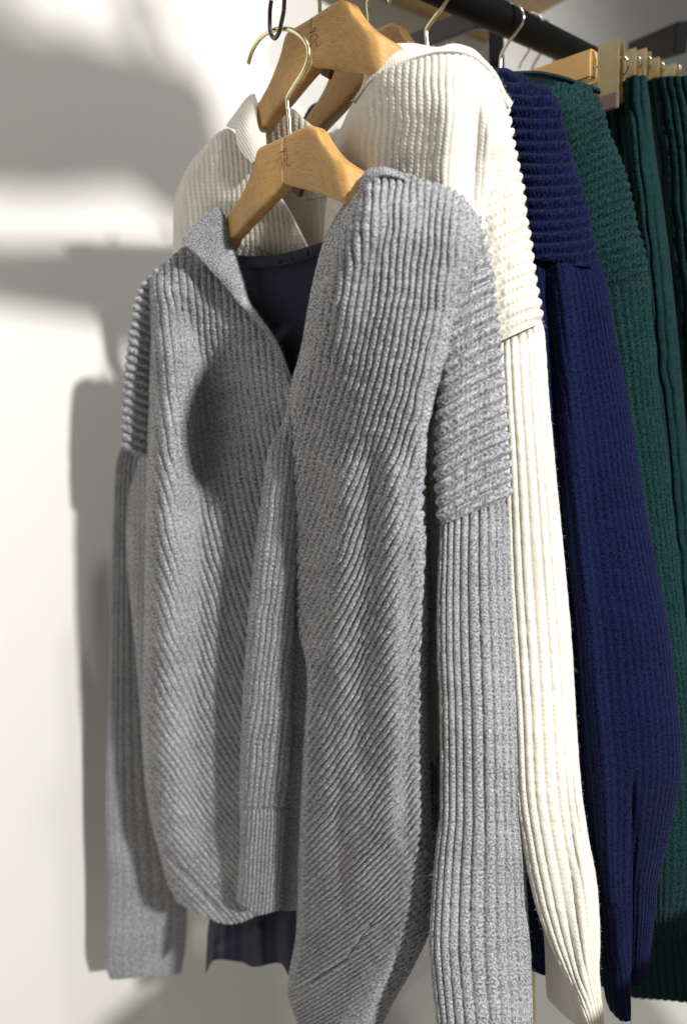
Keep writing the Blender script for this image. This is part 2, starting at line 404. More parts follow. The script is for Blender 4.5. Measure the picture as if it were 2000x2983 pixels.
def simple(name, c, rough=.5, metal=0., noise=0., scale=200, spec=.5):
    m, nt, bs = new_mat(name); b = NB(nt); tc = b.n('ShaderNodeTexCoord')
    nz = b.n('ShaderNodeTexNoise'); nz.inputs['Scale'].default_value = scale; nz.inputs['Detail'].default_value = 4; b.l(tc.outputs['Object'], nz.inputs[0])
    mx = b.n('ShaderNodeMix', data_type='RGBA'); b.l(nz.outputs[0], mx.inputs[0])
    mx.inputs[6].default_value = tuple(max(0, x * (1 - noise)) for x in c) + (1,); mx.inputs[7].default_value = tuple(min(1, x * (1 + noise)) for x in c) + (1,)
    b.l(mx.outputs[2], bs.inputs['Base Color']); bs.inputs['Metallic'].default_value = metal
    rg = b.m('ADD', b.m('MULTIPLY', nz.outputs[0], .16), rough - .08); b.l(rg, bs.inputs['Roughness'])
    bs.inputs['Specular IOR Level'].default_value = spec
    return m
BRASS = simple('brushed_brass', (.80, .72, .46), .28, 1, .06, 400)
DBRASS = simple('aged_brass', (.62, .53, .32), .36, 1, .18, 90)
CHROME = simple('nickel_wire', (.70, .66, .58), .25, 1, .05)
BRONZE = simple('dark_bronze_wire', (.13, .105, .10), .32, 1, .15)
BLACK = simple('black_powder_coat', (.0035, .0035, .0038), .5, 0, .1, 600, .10)
PAD = simple('pink_brown_rubber', (.16, .10, .095), .6, 0, .1)
INK = simple('burnt_mark', (.10, .045, .02), .8, 0, .2, 3000)
THREAD = simple('grey_thread', (.33, .31, .28), .9, 0, .1)

def plaster():
    m, nt, bs = new_mat('white_painted_wall'); b = NB(nt); tc = b.n('ShaderNodeTexCoord')
    n1 = b.n('ShaderNodeTexNoise'); n1.inputs['Scale'].default_value = 1.7; n1.inputs['Detail'].default_value = 4; b.l(tc.outputs['Object'], n1.inputs[0])
    n2 = b.n('ShaderNodeTexNoise'); n2.inputs['Scale'].default_value = 260; n2.inputs['Detail'].default_value = 3; b.l(tc.outputs['Object'], n2.inputs[0])
    mx = b.n('ShaderNodeMix', data_type='RGBA'); b.l(n1.outputs[0], mx.inputs[0]); mx.inputs[6].default_value = (.755, .742, .70, 1); mx.inputs[7].default_value = (.81, .80, .77, 1)
    b.l(mx.outputs[2], bs.inputs['Base Color'])
    bp = b.n('ShaderNodeBump'); bp.inputs['Strength'].default_value = .2; bp.inputs['Distance'].default_value = .0008; b.l(n2.outputs[0], bp.inputs['Height']); b.l(bp.outputs[0], bs.inputs['Normal'])
    bs.inputs['Roughness'].default_value = .75; bs.inputs['Specular IOR Level'].default_value = .25
    return m
WALL = plaster()

# ------------------------------------------------------------------ setting
XW = -1.0
o = slab('wall', [(XW, -1.6, 0), (XW, 5, 0), (XW, 5, 3.4), (XW, -1.6, 3.4)], (-.1, 0, 0), WALL); o['kind'] = 'structure'
o = slab('floor', [(-3, -3, 0), (4, -3, 0), (4, 6, 0), (-3, 6, 0)], (0, 0, -.1), WALL); o['kind'] = 'structure'
YG, YW, YN, YE = .413, .448, .526, .606        # planes of the grey, white, navy, green garments
RX, RZ = -.459, .315                           # the rail

# ------------------------------------------------------------------ rail, brackets, shelf
tag(tube('garment_rail', [(RX, .392, cz + RZ), (RX, 1.22, cz + RZ)], .015, BLACK, n=32, smooth_path=False),
    'black round metal garment rail running away above the sweaters', 'rail')
def strut(p, q, hw, hh, label, name='rail_bracket', mat=BLACK):
    p, q = np.array(p), np.array(q); d = q - p; L = np.linalg.norm(d); d /= L
    up = np.array([0, 0, 1.]); s = np.cross(d, up); s /= np.linalg.norm(s) + 1e-9; u = np.cross(s, d)
    return tag(box(name, (p + q) / 2, (d, s, u), (L / 2, hw, hh), mat), label, 'bracket')
strut(at_d(1195., 130., 1.06), at_d(1400., 45., .80), .006, .012, 'slim black metal brace under the rail above the white collar')
strut(at_d(1840., 162., 1.25), at_d(1985., 108., 1.05), .010, .021, 'black metal arm at right beyond the gold clips')
strut(at_d(1446., 215., .84), at_d(1444., 92., .86), .009, .009, 'short black upright post below the rail behind navy sweater')
zs = .62
pts = [on_z(*p, zs) for p in ((900., -34.), (1390., 140.), (1700., -30.), (1500., -300.), (900., -300.))]
sh = slab('wooden_shelf', pts, (0, 0, .025), SHELFW); tag(sh, 'brown wooden shelf above the black rail, seen from below', 'shelf')
uvl = sh.data.uv_layers.new(name='UVMap')
for l in sh.data.loops: uvl.data[l.index].uv = (sh.data.vertices[l.vertex_index].co.y, sh.data.vertices[l.vertex_index].co.x)
tag(tube('metal_post', [on_y(1543., 2500., .62), on_y(1556., 3300., .62)], .0032, DBRASS, n=12, smooth_path=False),
    'thin brass upright post behind the grey sleeve at the bottom', 'post')

# added unseen boards and bars between lamp and wall, cut to its upper shadows
def caster(name, pts, s, label, mat=WALL, th=.012):
    P = [on_x(float(a), float(b), XW) for a, b in pts]; P = [p + (LIGHT - p) * s for p in P]
    n = np.cross(P[1] - P[0], P[-1] - P[0]); c = sum(P) / len(P)
    d = (LIGHT - c); d /= np.linalg.norm(d)
    return tag(slab(name, P, d * th, mat), label, 'shadow board')
caster('shadow_board', [(-260, 20), (0, 62), (90, 75), (200, 100), (380, 140), (450, 165), (520, 190), (575, 222), (605, 262), (622, 325), (640, 400), (660, 560), (560, 650), (500, 640), (450, 600), (390, 550), (300, 556), (150, 572), (0, 566), (-260, 540)], .36,
       'rounded shadow board added out of frame above the sweaters')
caster('shadow_plank', [(-260, 668), (0, 708), (150, 706), (470, 716), (600, 730), (600, 985), (460, 962), (380, 948), (0, 892), (-260, 850)], .30, 'long white shadow plank added out of frame above the sweaters')
caster('shadow_bar', [(322, -60), (392, -60), (425, 60), (455, 180), (385, 150), (362, 70)], .40, 'slanting white shadow bar added beside the rounded board')
caster('shadow_bar', [(405, -60), (432, -60), (480, 60), (520, 130), (530, 200), (508, 195), (500, 140), (460, 70)], .38, 'curved white shadow bar added beside the rounded board')
caster('shadow_bar', [(40, -20), (70, -20), (200, 62), (300, 105), (290, 125), (190, 85)], .42, 'thin white shadow bar added out of frame')
caster('shadow_bar', [(-300, -200), (60, -200), (28, -40), (20, 62), (-300, 40)], .44, 'white shadow board added out of frame at the upper left')

pl = box('shadow_block', (.25, .58, .682), ((1, 0, 0), (0, 1, 0), (0, 0, 1)), (.25, .371, .682), WALL, None, .004)  # added unseen block, keeps the lamp off the lower wall
tag(pl, 'tall white block added out of frame to shade the lower wall', 'shadow block')
# ------------------------------------------------------------------ hangers
def arm_mesh(name, st, y, T, parent):
    st = np.array(st, float); s = np.concatenate([[0], np.cumsum(np.hypot(*np.diff((st[:, :2] + st[:, 2:4]) / 2, axis=0).T))])
    n = 46; g = hermite(s, st, np.linspace(0, s[-1], n))
    V = []; UV = []; m = 32; a = np.linspace(0, 2 * math.pi, m, endpoint=False)
    acc = 0; prev = None
    for r in g:
        t = on_y(r[0], r[1], y, r[4] / 1000); b = on_y(r[2], r[3], y, r[4] / 1000)
        c = (t + b) / 2 + np.array([0, T / 2, 0]); e = (t - b); H = np.linalg.norm(e); e /= H
        if prev is not None: acc += np.linalg.norm(c - prev)
        prev = c
        ca, sa = np.cos(a), np.sin(a); ex = .30
        hx = np.sign(ca) * np.abs(ca) ** ex * T / 2; hz = np.sign(sa) * np.abs(sa) ** ex * H / 2
        lim = .005                                         # round the corners by a fixed radius rather than in proportion
        hz = np.sign(sa) * np.minimum(np.abs(hz), H / 2) ; 
        V.append(c + hx[:, None] * np.array([0, 1, 0]) + hz[:, None] * e)
        UV += [(acc, hz_ + .3 * hx_) for hz_, hx_ in zip(hz, hx)]
    V = np.array(V).reshape(-1, 3); Fc = [tuple(q) for q in quads(n, m, True)] + [tuple(range(m))[::-1], tuple(range((n - 1) * m, n * m))]
    return link_mesh(name, V, Fc, BEECH, parent, uv=np.array(UV))
LEFT_ARM = [(824, 394, 824, 536, 0), (785, 412, 805, 554, 1), (748, 430, 785, 575, 2), (733, 482, 765, 596, 2), (718, 525, 745, 617, 1), (702, 561, 722, 640, -3),
            (683, 592, 700, 663, -10), (668, 616, 685, 682, -18), (650, 648, 672, 695, -27), (630, 690, 660, 720, -36), (596, 745, 640, 760, -44)]
RIGHT_ARM = [(823, 394, 823, 536, 0), (858, 377, 862, 547, 1), (892, 363, 905, 558, 3), (912, 371, 940, 569, 4), (928, 398, 960, 578, 5), (945, 424, 980, 585, 6), (968, 452, 1000, 592, 7),
             (995, 473, 1020, 600, 5), (1025, 491, 1045, 612, -2), (1056, 508, 1075, 625, -10), (1110, 535, 1110, 645, -20), (1180, 575, 1180, 660, -30)]
HOOK = [(846, 410), (845, 383), (842, 338), (837, 296), (841, 278), (858, 249), (886, 204), (899, 166), (896, 134), (880, 108), (858, 91), (835, 84), (804, 85), (772, 99), (749, 121), (733, 150), (722, 185)]
HG = 'wooden hangers on the rail'
hp = on_y(823., 460., YG)
hanger = thing('clothes_hanger', hp, 'pale beech hanger holding the grey sweater, hung lower from a dark wire loop', 'hanger', HG)
la = arm_mesh('arm', LEFT_ARM, YG, .016, hanger); ra = arm_mesh('arm', RIGHT_ARM, YG, .016, hanger)
tube('hook', [on_y(float(a), float(b), YG + .008) for a, b in HOOK], .0018, BRASS, hanger, n=14, sub=8)
box('slot', on_y(868., 552., YG + .006), ((.84, 0, -.54), (0, 1, 0), (.54, 0, .84)), (.006, .0022, .004), INK, hanger, .0008)
def logo(parent):
    k = 8.711; S = [
        [(650, 115), (680, 108), (725, 90)], [(588, 178), (625, 196), (660, 182), (692, 158)], [(585, 215), (600, 190), (596, 170)], [(690, 150), (700, 180)],
        [(612, 262), (606, 330), (610, 450), (618, 540), (624, 632)], [(600, 296), (640, 262), (700, 250), (745, 268), (755, 310), (730, 370), (690, 410), (640, 432)],
        [(700, 415), (735, 450), (742, 530), (765, 570), (800, 550), (835, 482)], [(600, 300), (540, 340), (490, 410), (460, 478)], [(585, 645), (632, 628)]]
    wd = [2.4, 3.0, 2.0, 1.6, 2.0, 1.6, 1.6, .9, .8]
    V = []; Fc = []
    for st, w_ in zip(S, wd):
        p = np.array(st, float) / k + np.array([750, 420.])
        s = np.concatenate([[0], np.cumsum(np.hypot(*np.diff(p, axis=0).T))]); q = hermite(s, p, np.linspace(0, s[-1], 22))
        t = np.gradient(q, axis=0); t /= np.linalg.norm(t, axis=1, keepdims=True); nn = np.stack([-t[:, 1], t[:, 0]], 1)
        base = len(V)
        for i in range(22):
            ww = w_ * .5 * (1 - .55 * abs(i / 21 * 2 - 1) ** 3)
            for sg in (-1, 1):
                x, yy = q[i] + nn[i] * sg * ww; V.append(on_y(x, yy, YG, .0012))
        Fc += [(base + 2*i, base + 2*i + 1, base + 2*i + 3, base + 2*i + 2) for i in range(21)]
    return link_mesh('burned_mark', V, Fc, INK, parent)
lg = logo(hanger)
def copy_tree(o, label, off, group=None):
    c = o.copy(); col.objects.link(c); c.location = Vector(o.location) + Vector(off); c['label'] = label
    for ch in o.children:
        d = ch.copy(); col.objects.link(d); d.parent = c
        for g in ch.children:
            e = g.copy(); col.objects.link(e); e.parent = d
    return c
g0 = on_y(823., 394., YG)
copy_tree(hanger, 'pale beech hanger carrying the cream sweater, highest in the photo', on_y(909., 43., YW) - g0)
copy_tree(hanger, 'beech hanger half hidden behind the cream collar, holding the navy sweater', on_y(1058., 104., YN) - g0)
copy_tree(hanger, 'beech hanger inside the bottle green sweater, only its brass hook showing', np.array([-.468, YE, .252 + cz]) - g0)
# dark wire loop the grey hanger hangs from
yl = YG + .004
lp = [on_y(float(a), float(b), yl) for a, b in ((790, 0), (786, 32), (786, 80), (789, 99), (797, 110), (804, 108), (813, 92), (820, 62), (826, 32), (828, 0))]
t_ = np.array([RX, YG + .004, cz + RZ])
lp = lp + [t_ + np.array([.017, 0, -.012]), t_ + np.array([.0185, 0, .006]), t_ + np.array([0, 0, .0175]), t_ + np.array([-.0185, 0, .006]), t_ + np.array([-.017, 0, -.012]), lp[0] + (lp[0] - lp[1]) * .2]
tag(tube('wire_loop', lp, .0017, BRONZE, n=12, sub=8), 'dark bronze wire loop from which the grey sweater hanger hangs', 'wire loop')

# ------------------------------------------------------------------ rib direction fields (in the cloth's own pattern space)
def rib_curve(ys, slopes, pitch, x0, stitch=14):
    yy = np.linspace(0, 3300, 661); sl = np.interp(yy, ys, slopes); g = np.concatenate([[0], np.cumsum((sl[1:] + sl[:-1]) / 2 * np.diff(yy))])
    def f(px, py):
        gg = np.interp(py, yy, g); s = np.interp(py, yy, sl)
        return (px - x0 - gg) / pitch, (py + .35 * s * px) / stitch
    return f
def rib_vert(pitch, stitch=14, lean=0.0): return lambda px, py: ((px - lean * py) / pitch, py / stitch)
def rib_horiz(pitch, slope, stitch=14, bend=0, xc=0): return lambda px, py: ((py - slope * px - bend * (px - xc) ** 2) / pitch, px / stitch)

# ------------------------------------------------------------------ grey sweater
SG = 'ribbed collared sweaters hanging on the rail'
gs = thing('sweater', on_y(850., 500., YG), 'grey heather ribbed knit sweater with open collar, in front of the others', 'sweater', SG)
left_rows = [
    [(436, 818, -6), (470, 784, 6), (500, 750, 6), (540, 716, -2)],
    [(438, 880, -14), (452, 866, 12), (520, 830, 2), (604, 775, -24)],
    [(440, 950, -16), (456, 940, 12), (560, 905, -22), (694, 868, -40)],
    [(438, 1040, -18), (456, 1032, 19), (600, 1018, -44), (806, 1014, -40)],
    [(435, 1140, -18), (452, 1138, 19), (620, 1132, -56), (850, 1134, -26)],
    [(430, 1300, -18), (448, 1300, 26), (620, 1300, -55), (862, 1300, -56)],
    [(426, 1450, -18), (444, 1450, 30), (600, 1450, -44), (830, 1450, -56)],
    [(423, 1600, -18), (442, 1600, 34), (600, 1600, -30), (810, 1600, -54)],
    [(420, 1800, -18), (440, 1800, 34), (600, 1800, -28), (800, 1800, -52)],
    [(417, 2000, -18), (438, 2000, 34), (590, 2000, -26), (790, 2000, -52)],
    [(415, 2150, -16), (438, 2150, 32), (590, 2150, -26), (780, 2150, -52)],
    [(422, 2270, -14), (446, 2275, 30), (600, 2280, -26), (780, 2280, -52)],
    [(440, 2385, -12), (464, 2395, 26), (610, 2410, -26), (780, 2410, -50)],
    [(470, 2505, -12), (494, 2520, 10), (640, 2540, -20), (775, 2530, -40)],
    [(492, 2578, -12), (520, 2592, 6), (660, 2615, -20), (770, 2600, -38)],
    [(518, 2630, -12), (550, 2646, 2), (680, 2690, -20), (762, 2660, -36)],
]
sheet('front_panel', left_rows, YG, GREY, gs, rib_curve([700, 1100, 1450, 1800, 2100, 2400, 2650], [.04, .11, .20, .36, .55, .78, .92], 20, 0, 13), amp=.0027,
      folds=[crease((491, 2487), (640, 2650), -6, 9), fold((520, 900), (560, 1500), (600, 2300), a=4, wd=60)])
fold_rows = [
    [(838, 1178, -44), (848, 1165, -34), (856, 1168, -30), (864, 1180, -40)],
    [(822, 1235, -26), (842, 1228, -10), (860, 1235, -14), (870, 1245, -44)],
    [(782, 1310, -22), (795, 1310, -10), (822, 1310, -8), (862, 1316, -17), (876, 1316, -38), (914, 1316, -48), (942, 1316, -58)],
    [(766, 1421, -20), (780, 1421, -7), (818, 1421, -8), (864, 1421, -21), (878, 1421, -38), (916, 1421, -48), (944, 1421, -58)],
    [(742, 1609, -18), (757, 1609, -4), (800, 1609, -7), (858, 1609, -23), (872, 1609, -38), (910, 1609, -48), (938, 1609, -58)],
    [(726, 1769, -16), (742, 1769, -2), (790, 1769, -6), (852, 1769, -23), (866, 1769, -38), (904, 1769, -48), (932, 1769, -58)],
    [(713, 1928, -14), (730, 1928, 0), (780, 1928, -5), (844, 1928, -23), (858, 1928, -38), (896, 1928, -48), (924, 1928, -58)],
    [(702, 2150, -13), (720, 2150, 1), (770, 2150, -4), (839, 2150, -22), (853, 2150, -38), (891, 2150, -48), (919, 2150, -58)],
    [(698, 2328, -12), (715, 2328, 2), (765, 2328, -3), (828, 2328, -21), (842, 2328, -38), (880, 2328, -48), (908, 2328, -58)],
    [(700, 2423, -12), (716, 2423, 2), (765, 2423, -3), (822, 2423, -20), (836, 2423, -38), (874, 2423, -48), (902, 2423, -58)],
    [(695, 2551, -11), (711, 2551, 3), (760, 2551, -2), (816, 2551, -20), (830, 2551, -38), (868, 2551, -48), (896, 2551, -58)],
    [(690, 2622, -10), (706, 2634, 3), (755, 2664, -2), (814, 2650, -20), (828, 2650, -38), (866, 2650, -48), (894, 2650, -58)],
]
def fold_rib(px, py):
    f = np.clip((py - 2350) / 12, 0, 1); ru1 = (px + .12 * py) / 17.; ru2 = (px + .06 * py) / 11.
    return np.where(f > .5, ru2, ru1), py / 14
sheet('front_fold', fold_rows, YG, GREY, gs, fold_rib, amp=.0014, folds=[crease((690, 2358), (840, 2352), -3, 7)])
right_rows = [
    [(1062, 560, 8), (1090, 520, 26), (1140, 508, 20), (1223, 528, 6), (1300, 552, -10), (1362, 590, -26)],
    [(1044, 592, 8), (1075, 560, 44), (1150, 545, 34), (1250, 560, 14), (1330, 595, -4), (1396, 645, -26)],
    [(1008, 650, -4), (1045, 635, 62), (1150, 620, 48), (1250, 630, 22), (1330, 655, 6), (1392, 712, -20)],
    [(955, 760, 2), (1000, 740, 70), (1120, 730, 52), (1250, 740, 24), (1320, 760, 6), (1370, 800, -20)],
    [(910, 880, -2), (955, 870, 64), (1100, 870, 48), (1230, 880, 22), (1300, 890, 2), (1345, 910, -30)],
    [(882, 1010, -8), (920, 1005, 44), (1080, 1010, 38), (1220, 1020, 18), (1280, 1030, 0), (1316, 1040, -38)],
    [(848, 1130, -10), (888, 1130, 16), (1060, 1140, 30), (1210, 1150, 14), (1248, 1155, 0), (1278, 1160, -44)],
    [(842, 1220, -16), (886, 1220, 4), (1060, 1220, 24), (1200, 1220, 12), (1240, 1220, 0), (1262, 1220, -44)],
    [(836, 1290, -24), (890, 1290, -3), (1060, 1290, 20), (1190, 1290, 10), (1235, 1290, -1), (1250, 1290, -44)],
    [(832, 1420, -30), (892, 1420, -13), (1060, 1440, 16), (1190, 1440, 5), (1235, 1440, -12), (1248, 1440, -44)],
    [(832, 1585, -36), (900, 1585, -19), (1060, 1600, 13), (1190, 1600, 2), (1237, 1600, -14), (1250, 1600, -44)],
    [(842, 1769, -50), (922, 1769, -8), (1060, 1780, 15), (1190, 1780, -2), (1241, 1780, -17), (1253, 1780, -44)],
    [(888, 1960, -58), (916, 1960, 0), (1050, 1970, 15), (1190, 1970, -2), (1237, 1970, -18), (1249, 1970, -44)],
    [(877, 2200, -54), (905, 2200, 4), (1040, 2210, 16), (1190, 2210, -2), (1237, 2210, -18), (1250, 2210, -44)],
    [(867, 2480, -50), (896, 2480, 6), (1040, 2480, 17), (1190, 2480, -2), (1243, 2480, -18), (1258, 2480, -44)],
    [(864, 2700, -46), (890, 2700, 6), (1030, 2700, 16), (1170, 2700, -2), (1230, 2700, -22), (1252, 2690, -40)],
    [(842, 2840, -40), (866, 2850, 4), (990, 2850, 15), (1110, 2840, -2), (1170, 2820, -24), (1204, 2815, -36)],
    [(838, 2890, -40), (862, 2910, 4), (960, 2930, 14), (1060, 2930, -4), (1120, 2915, -26), (1150, 2910, -36)],
    [(880, 3020, -38), (905, 3040, 4), (960, 3060, 12), (1030, 3060, -6), (1070, 3045, -24), (1090, 3030, -36)],
]
sheet('front_panel', right_rows, YG, GREY, gs, rib_curve([500, 900, 1200, 1450, 1800, 2100, 2400, 2700, 2950], [-.05, -.14, -.28, -.38, -.52, -.62, -.82, -1.25, -1.6], 20.5, 0, 13), amp=.0026,
      folds=[fold((1085, 1350), (1075, 1550), (1060, 1900), (1050, 2200), a=-7, wd=42), fold((1000, 1400), (975, 1800), (960, 2300), a=6, wd=40),
             fold((1150, 1400), (1150, 1900), (1140, 2400), a=5, wd=34), fold((960, 2000), (985, 2300), (1000, 2600), a=-5, wd=30), crease((840, 2912), (1010, 2790), -6, 8), crease((1010, 2790), (1090, 2680), -3, 8)])
# right shoulder cap and sleeve (nearest the camera)
cap = [(1325, 640, 1392, 630, -46), (1318, 700, 1408, 690, -40), (1312, 790, 1421, 775, -36), (1304, 900, 1436, 890, -34), (1296, 1030, 1451, 1010, -34), (1284, 1160, 1463, 1130, -34), (1272, 1310, 1473, 1270, -34), (1274, 1430, 1480, 1380, -34), (1284, 1530, 1485, 1452, -34)]
tube_cloth('shoulder', cap, YG, GREYC, gs, amp=.0062, kap=.5, horiz=rib_horiz(41, -.42, 13, .0011, 1440), off=.0, vw=.24, tuck=(0, 3.2))
slv = [(1288, 1500, 1482, 1436, -43), (1284, 1540, 1486, 1480, -38), (1279, 1650, 1489, 1640, -34), (1275, 1780, 1497, 1800, -34), (1275, 1900, 1504, 1930, -34), (1281, 2024, 1509, 2080, -34), (1284, 2200, 1513, 2250, -34), (1283, 2360, 1518, 2390, -34), (1270, 2480, 1527, 2490, -34),
       (1257, 2646, 1534, 2650, -34), (1252, 2748, 1540, 2750, -34), (1258, 2838, 1545, 2840, -34), (1274, 2983, 1549, 2983, -34), (1285, 3110, 1553, 3110, -34)]
tube_cloth('sleeve', slv, YG, GREY, gs, nr=13.5, vp=14, amp=.0022, kap=.5, folds=[fold((1340, 1650), (1345, 2200), (1330, 2800), a=-2, wd=30), fold((1420, 1500), (1430, 2000), (1440, 2900), a=2, wd=40)], wav=2.0, tuck=(2, 0))
# left shoulder cap and sleeve, against the wall
cap2 = [(478, 772, 500, 765, -26), (440, 804, 474, 800, -20), (404, 850, 458, 852, -16), (387, 925, 456, 940, -14), (375, 1010, 454, 1035, -14), (363, 1121, 450, 1150, -14), (358, 1230, 446, 1265, -14), (356, 1310, 444, 1345, -14)]
tube_cloth('shoulder', cap2, YG, GREY, gs, amp=.0046, kap=.5, horiz=rib_horiz(26, .42, 10), off=.0, vw=.24, tuck=(0, 3.2))
slv2 = [(352, 1295, 444, 1325, -16), (338, 1370, 446, 1390, -15), (333, 1480, 450, 1500, -15), (325, 1769, 462, 1769, -24), (319, 2024, 478, 2024, -34), (312, 2200, 498, 2200, -40), (309, 2391, 520, 2391, -44),
        (316, 2551, 540, 2551, -44), (313, 2700, 544, 2680, -44), (307, 2800, 536, 2780, -44), (322, 2852, 526, 2834, -44)]
tube_cloth('sleeve', slv2, YG, GREY, gs, nr=12, vp=10, amp=.0016, kap=.35, off=.02, wav=2, tuck=(2, 0))
side = [[(384, 1320, -70), (400, 1320, -64), (438, 1320, -50)], [(374, 1430, -44), (396, 1430, -36), (434, 1430, -30)], [(367, 1546, -34), (392, 1546, -24), (432, 1546, -26)], [(376, 1705, -34), (398, 1705, -24), (430, 1705, -26)],
        [(395, 1896, -32), (410, 1896, -24), (428, 1896, -26)], [(412, 2120, -30), (420, 2120, -24), (430, 2120, -24)], [(424, 2280, -26), (434, 2280, -20), (446, 2280, -20)]]
sheet('side_panel', side, YG, GREY, gs, rib_vert(14, 12, -.02), amp=.0012, wav=0)
back = [[(676, 640, -86), (735, 690, -88), (795, 752, -90), (870, 768, -88), (935, 720, -84), (1040, 600, -80)],
        [(560, 800, -90), (700, 830, -92), (800, 850, -94), (900, 850, -94), (1000, 830, -90), (1200, 760, -86)],
        [(470, 1100, -90), (650, 1100, -96), (800, 1100, -100), (950, 1100, -100), (1100, 1100, -96), (1296, 1060, -92)],
        [(455, 1500, -90), (650, 1500, -106), (800, 1500, -108), (950, 1500, -108), (1100, 1500, -104), (1310, 1500, -98)],
        [(455, 2100, -90), (650, 2100, -106), (800, 2100, -110), (950, 2100, -110), (1100, 2100, -106), (1310, 2100, -100)],
        [(560, 2610, -90), (680, 2625, -106), (800, 2630, -110), (950, 2630, -110), (1100, 2620, -106), (1250, 2600, -100)]]
sheet('back_panel', back, YG, GREY, gs, rib_vert(20, 14), amp=.0012, dens=.2)
# collar
lapel = [[(531, 700, 16), (553, 672, 8), (598, 628, -4), (636, 603, -16), (646, 612, -26)],
         [(540, 712, 20), (570, 690, 10), (615, 655, -4), (655, 632, -18), (664, 650, -28)],
         [(574, 740, 10), (600, 728, 0), (636, 712, -12), (668, 690, -26), (676, 700, -36)],
         [(612, 784, 0), (634, 780, -6), (664, 775, -18), (690, 765, -32), (697, 772, -40)],
         [(646, 822, -12), (664, 824, -16), (690, 826, -26), (708, 824, -38), (714, 830, -46)],
         [(676, 855, -20), (690, 862, -24), (708, 870, -32), (722, 874, -40), (728, 880, -48)],
         [(728, 903, -27), (733, 905, -30), (738, 905, -34), (743, 906, -40), (748, 910, -48)],
         [(798, 1006, -28), (802, 1006, -29), (806, 1006, -32), (810, 1007, -36), (813, 1010, -42)],
         [(842, 1122, -16), (845, 1122, -17), (848, 1122, -19), (850, 1122, -22), (852, 1124, -26)]]
sheet('collar', lapel, YG, GREYF, gs, rib_curve([600, 1000], [.9, .9], 9, 0, 7), amp=.0004, dens=.6, wav=.5,
      folds=[crease((666, 690), (720, 850), -1.5, 4)])
roll = [[(846, 1120, -8), (850, 1124, -2), (858, 1128, 4), (868, 1130, 6)],
        [(876, 1012, -14), (884, 1014, 5), (900, 1018, 28), (920, 1022, 42)],
        [(896, 895, -4), (905, 897, 15), (930, 902, 44), (958, 908, 62)],
        [(915, 800, 0), (926, 802, 19), (955, 812, 48), (980, 820, 68)],
        [(942, 702, -2), (954, 706, 16), (978, 722, 44), (1004, 738, 69)],
        [(970, 641, -8), (982, 646, 10), (1006, 668, 38), (1030, 688, 64)],
        [(999, 597, -16), (1010, 602, 4), (1032, 625, 32), (1052, 648, 58)],
        [(1036, 541, -20), (1046, 548, 0), (1060, 566, 27), (1076, 588, 49)],
        [(1062, 500, 0), (1070, 510, 16), (1082, 530, 27), (1096, 552, 39)],
        [(1082, 486, 2), (1090, 496, 18), (1102, 512, 24), (1114, 536, 32)]]
sheet('collar', roll, YG, GREYF, gs, rib_curve([400, 1300], [-.5, -.3], 9, 0, 8), amp=.0004, dens=.6, wav=.5)
flap = [[(1050, 532, 8), (1066, 500, 10), (1108, 485, 6), (1166, 502, -2), (1232, 534, -18)],
        [(1058, 540, 24), (1076, 512, 28), (1112, 496, 28), (1166, 510, 22), (1228, 538, -2)],
        [(1066, 552, 30), (1088, 525, 36), (1118, 508, 37), (1166, 518, 30), (1222, 542, 8)],
        [(1072, 560, 26), (1096, 534, 31), (1122, 516, 31), (1166, 525, 25), (1216, 546, 8)]]
sheet('collar_flap', flap, YG, GREYF, gs, rib_curve([400, 1300], [0, 0], 9, 0, 8), amp=.0004, dens=.7, wav=.3)

FUZG = simple('grey_fibre', (.45, .45, .47), .8, 0, .3, 900, .1); FUZW = simple('cream_fibre', (.86, .84, .78), .8, 0, .1, 900, .1)
FUZN = simple('navy_fibre', (.03, .032, .10), .8, 0, .3, 900, .1); FUZE = simple('green_fibre', (.025, .075, .07), .8, 0, .3, 900, .1)
fuzz(gs, 70000, FUZG, .0034)
# navy tee layered inside
tee = thing('t_shirt', on_y(800., 740., YG + .03), 'dark navy jersey t-shirt layered inside the grey sweater', 't-shirt')
tb = [[(640, 768, -58), (700, 776, -58), (797, 774, -60), (893, 752, -60), (940, 738, -60), (1000, 720, -60)],
      [(600, 900, -60), (700, 900, -64), (797, 900, -66), (893, 890, -66), (940, 880, -66), (1040, 860, -64)],
      [(560, 1200, -64), (700, 1200, -74), (800, 1200, -76), (893, 1200, -76), (950, 1200, -74), (1080, 1180, -70)],
      [(560, 2000, -66), (680, 2000, -78), (760, 2000, -80), (840, 2000, -82), (900, 2000, -82), (1080, 2000, -76)],
      [(612, 2640, -60), (640, 2640, -74), (720, 2640, -72), (780, 2640, -78), (840, 2640, -74), (880, 2640, -80)],
      [(604, 2740, -50), (632, 2735, -76), (715, 2730, -68), (775, 2735, -80), (830, 2740, -70), (872, 2740, -80)],
      [(601, 2834, -48), (622, 2798, -74), (702, 2802, -68), (734, 2816, -76), (816, 2806, -76), (842, 2846, -60)]]
sheet('body', tb, YG, TEE, tee, amp=0, dens=.25, wav=1.5, thick=.0015, folds=[fold((655, 2500), (640, 2840), a=14, wd=16), fold((700, 2500), (705, 2840), a=-10, wd=16), fold((752, 2500), (760, 2840), a=12, wd=18), fold((800, 2500), (810, 2840), a=-9, wd=14), crease((620, 2760), (760, 2700), 6, 14)])
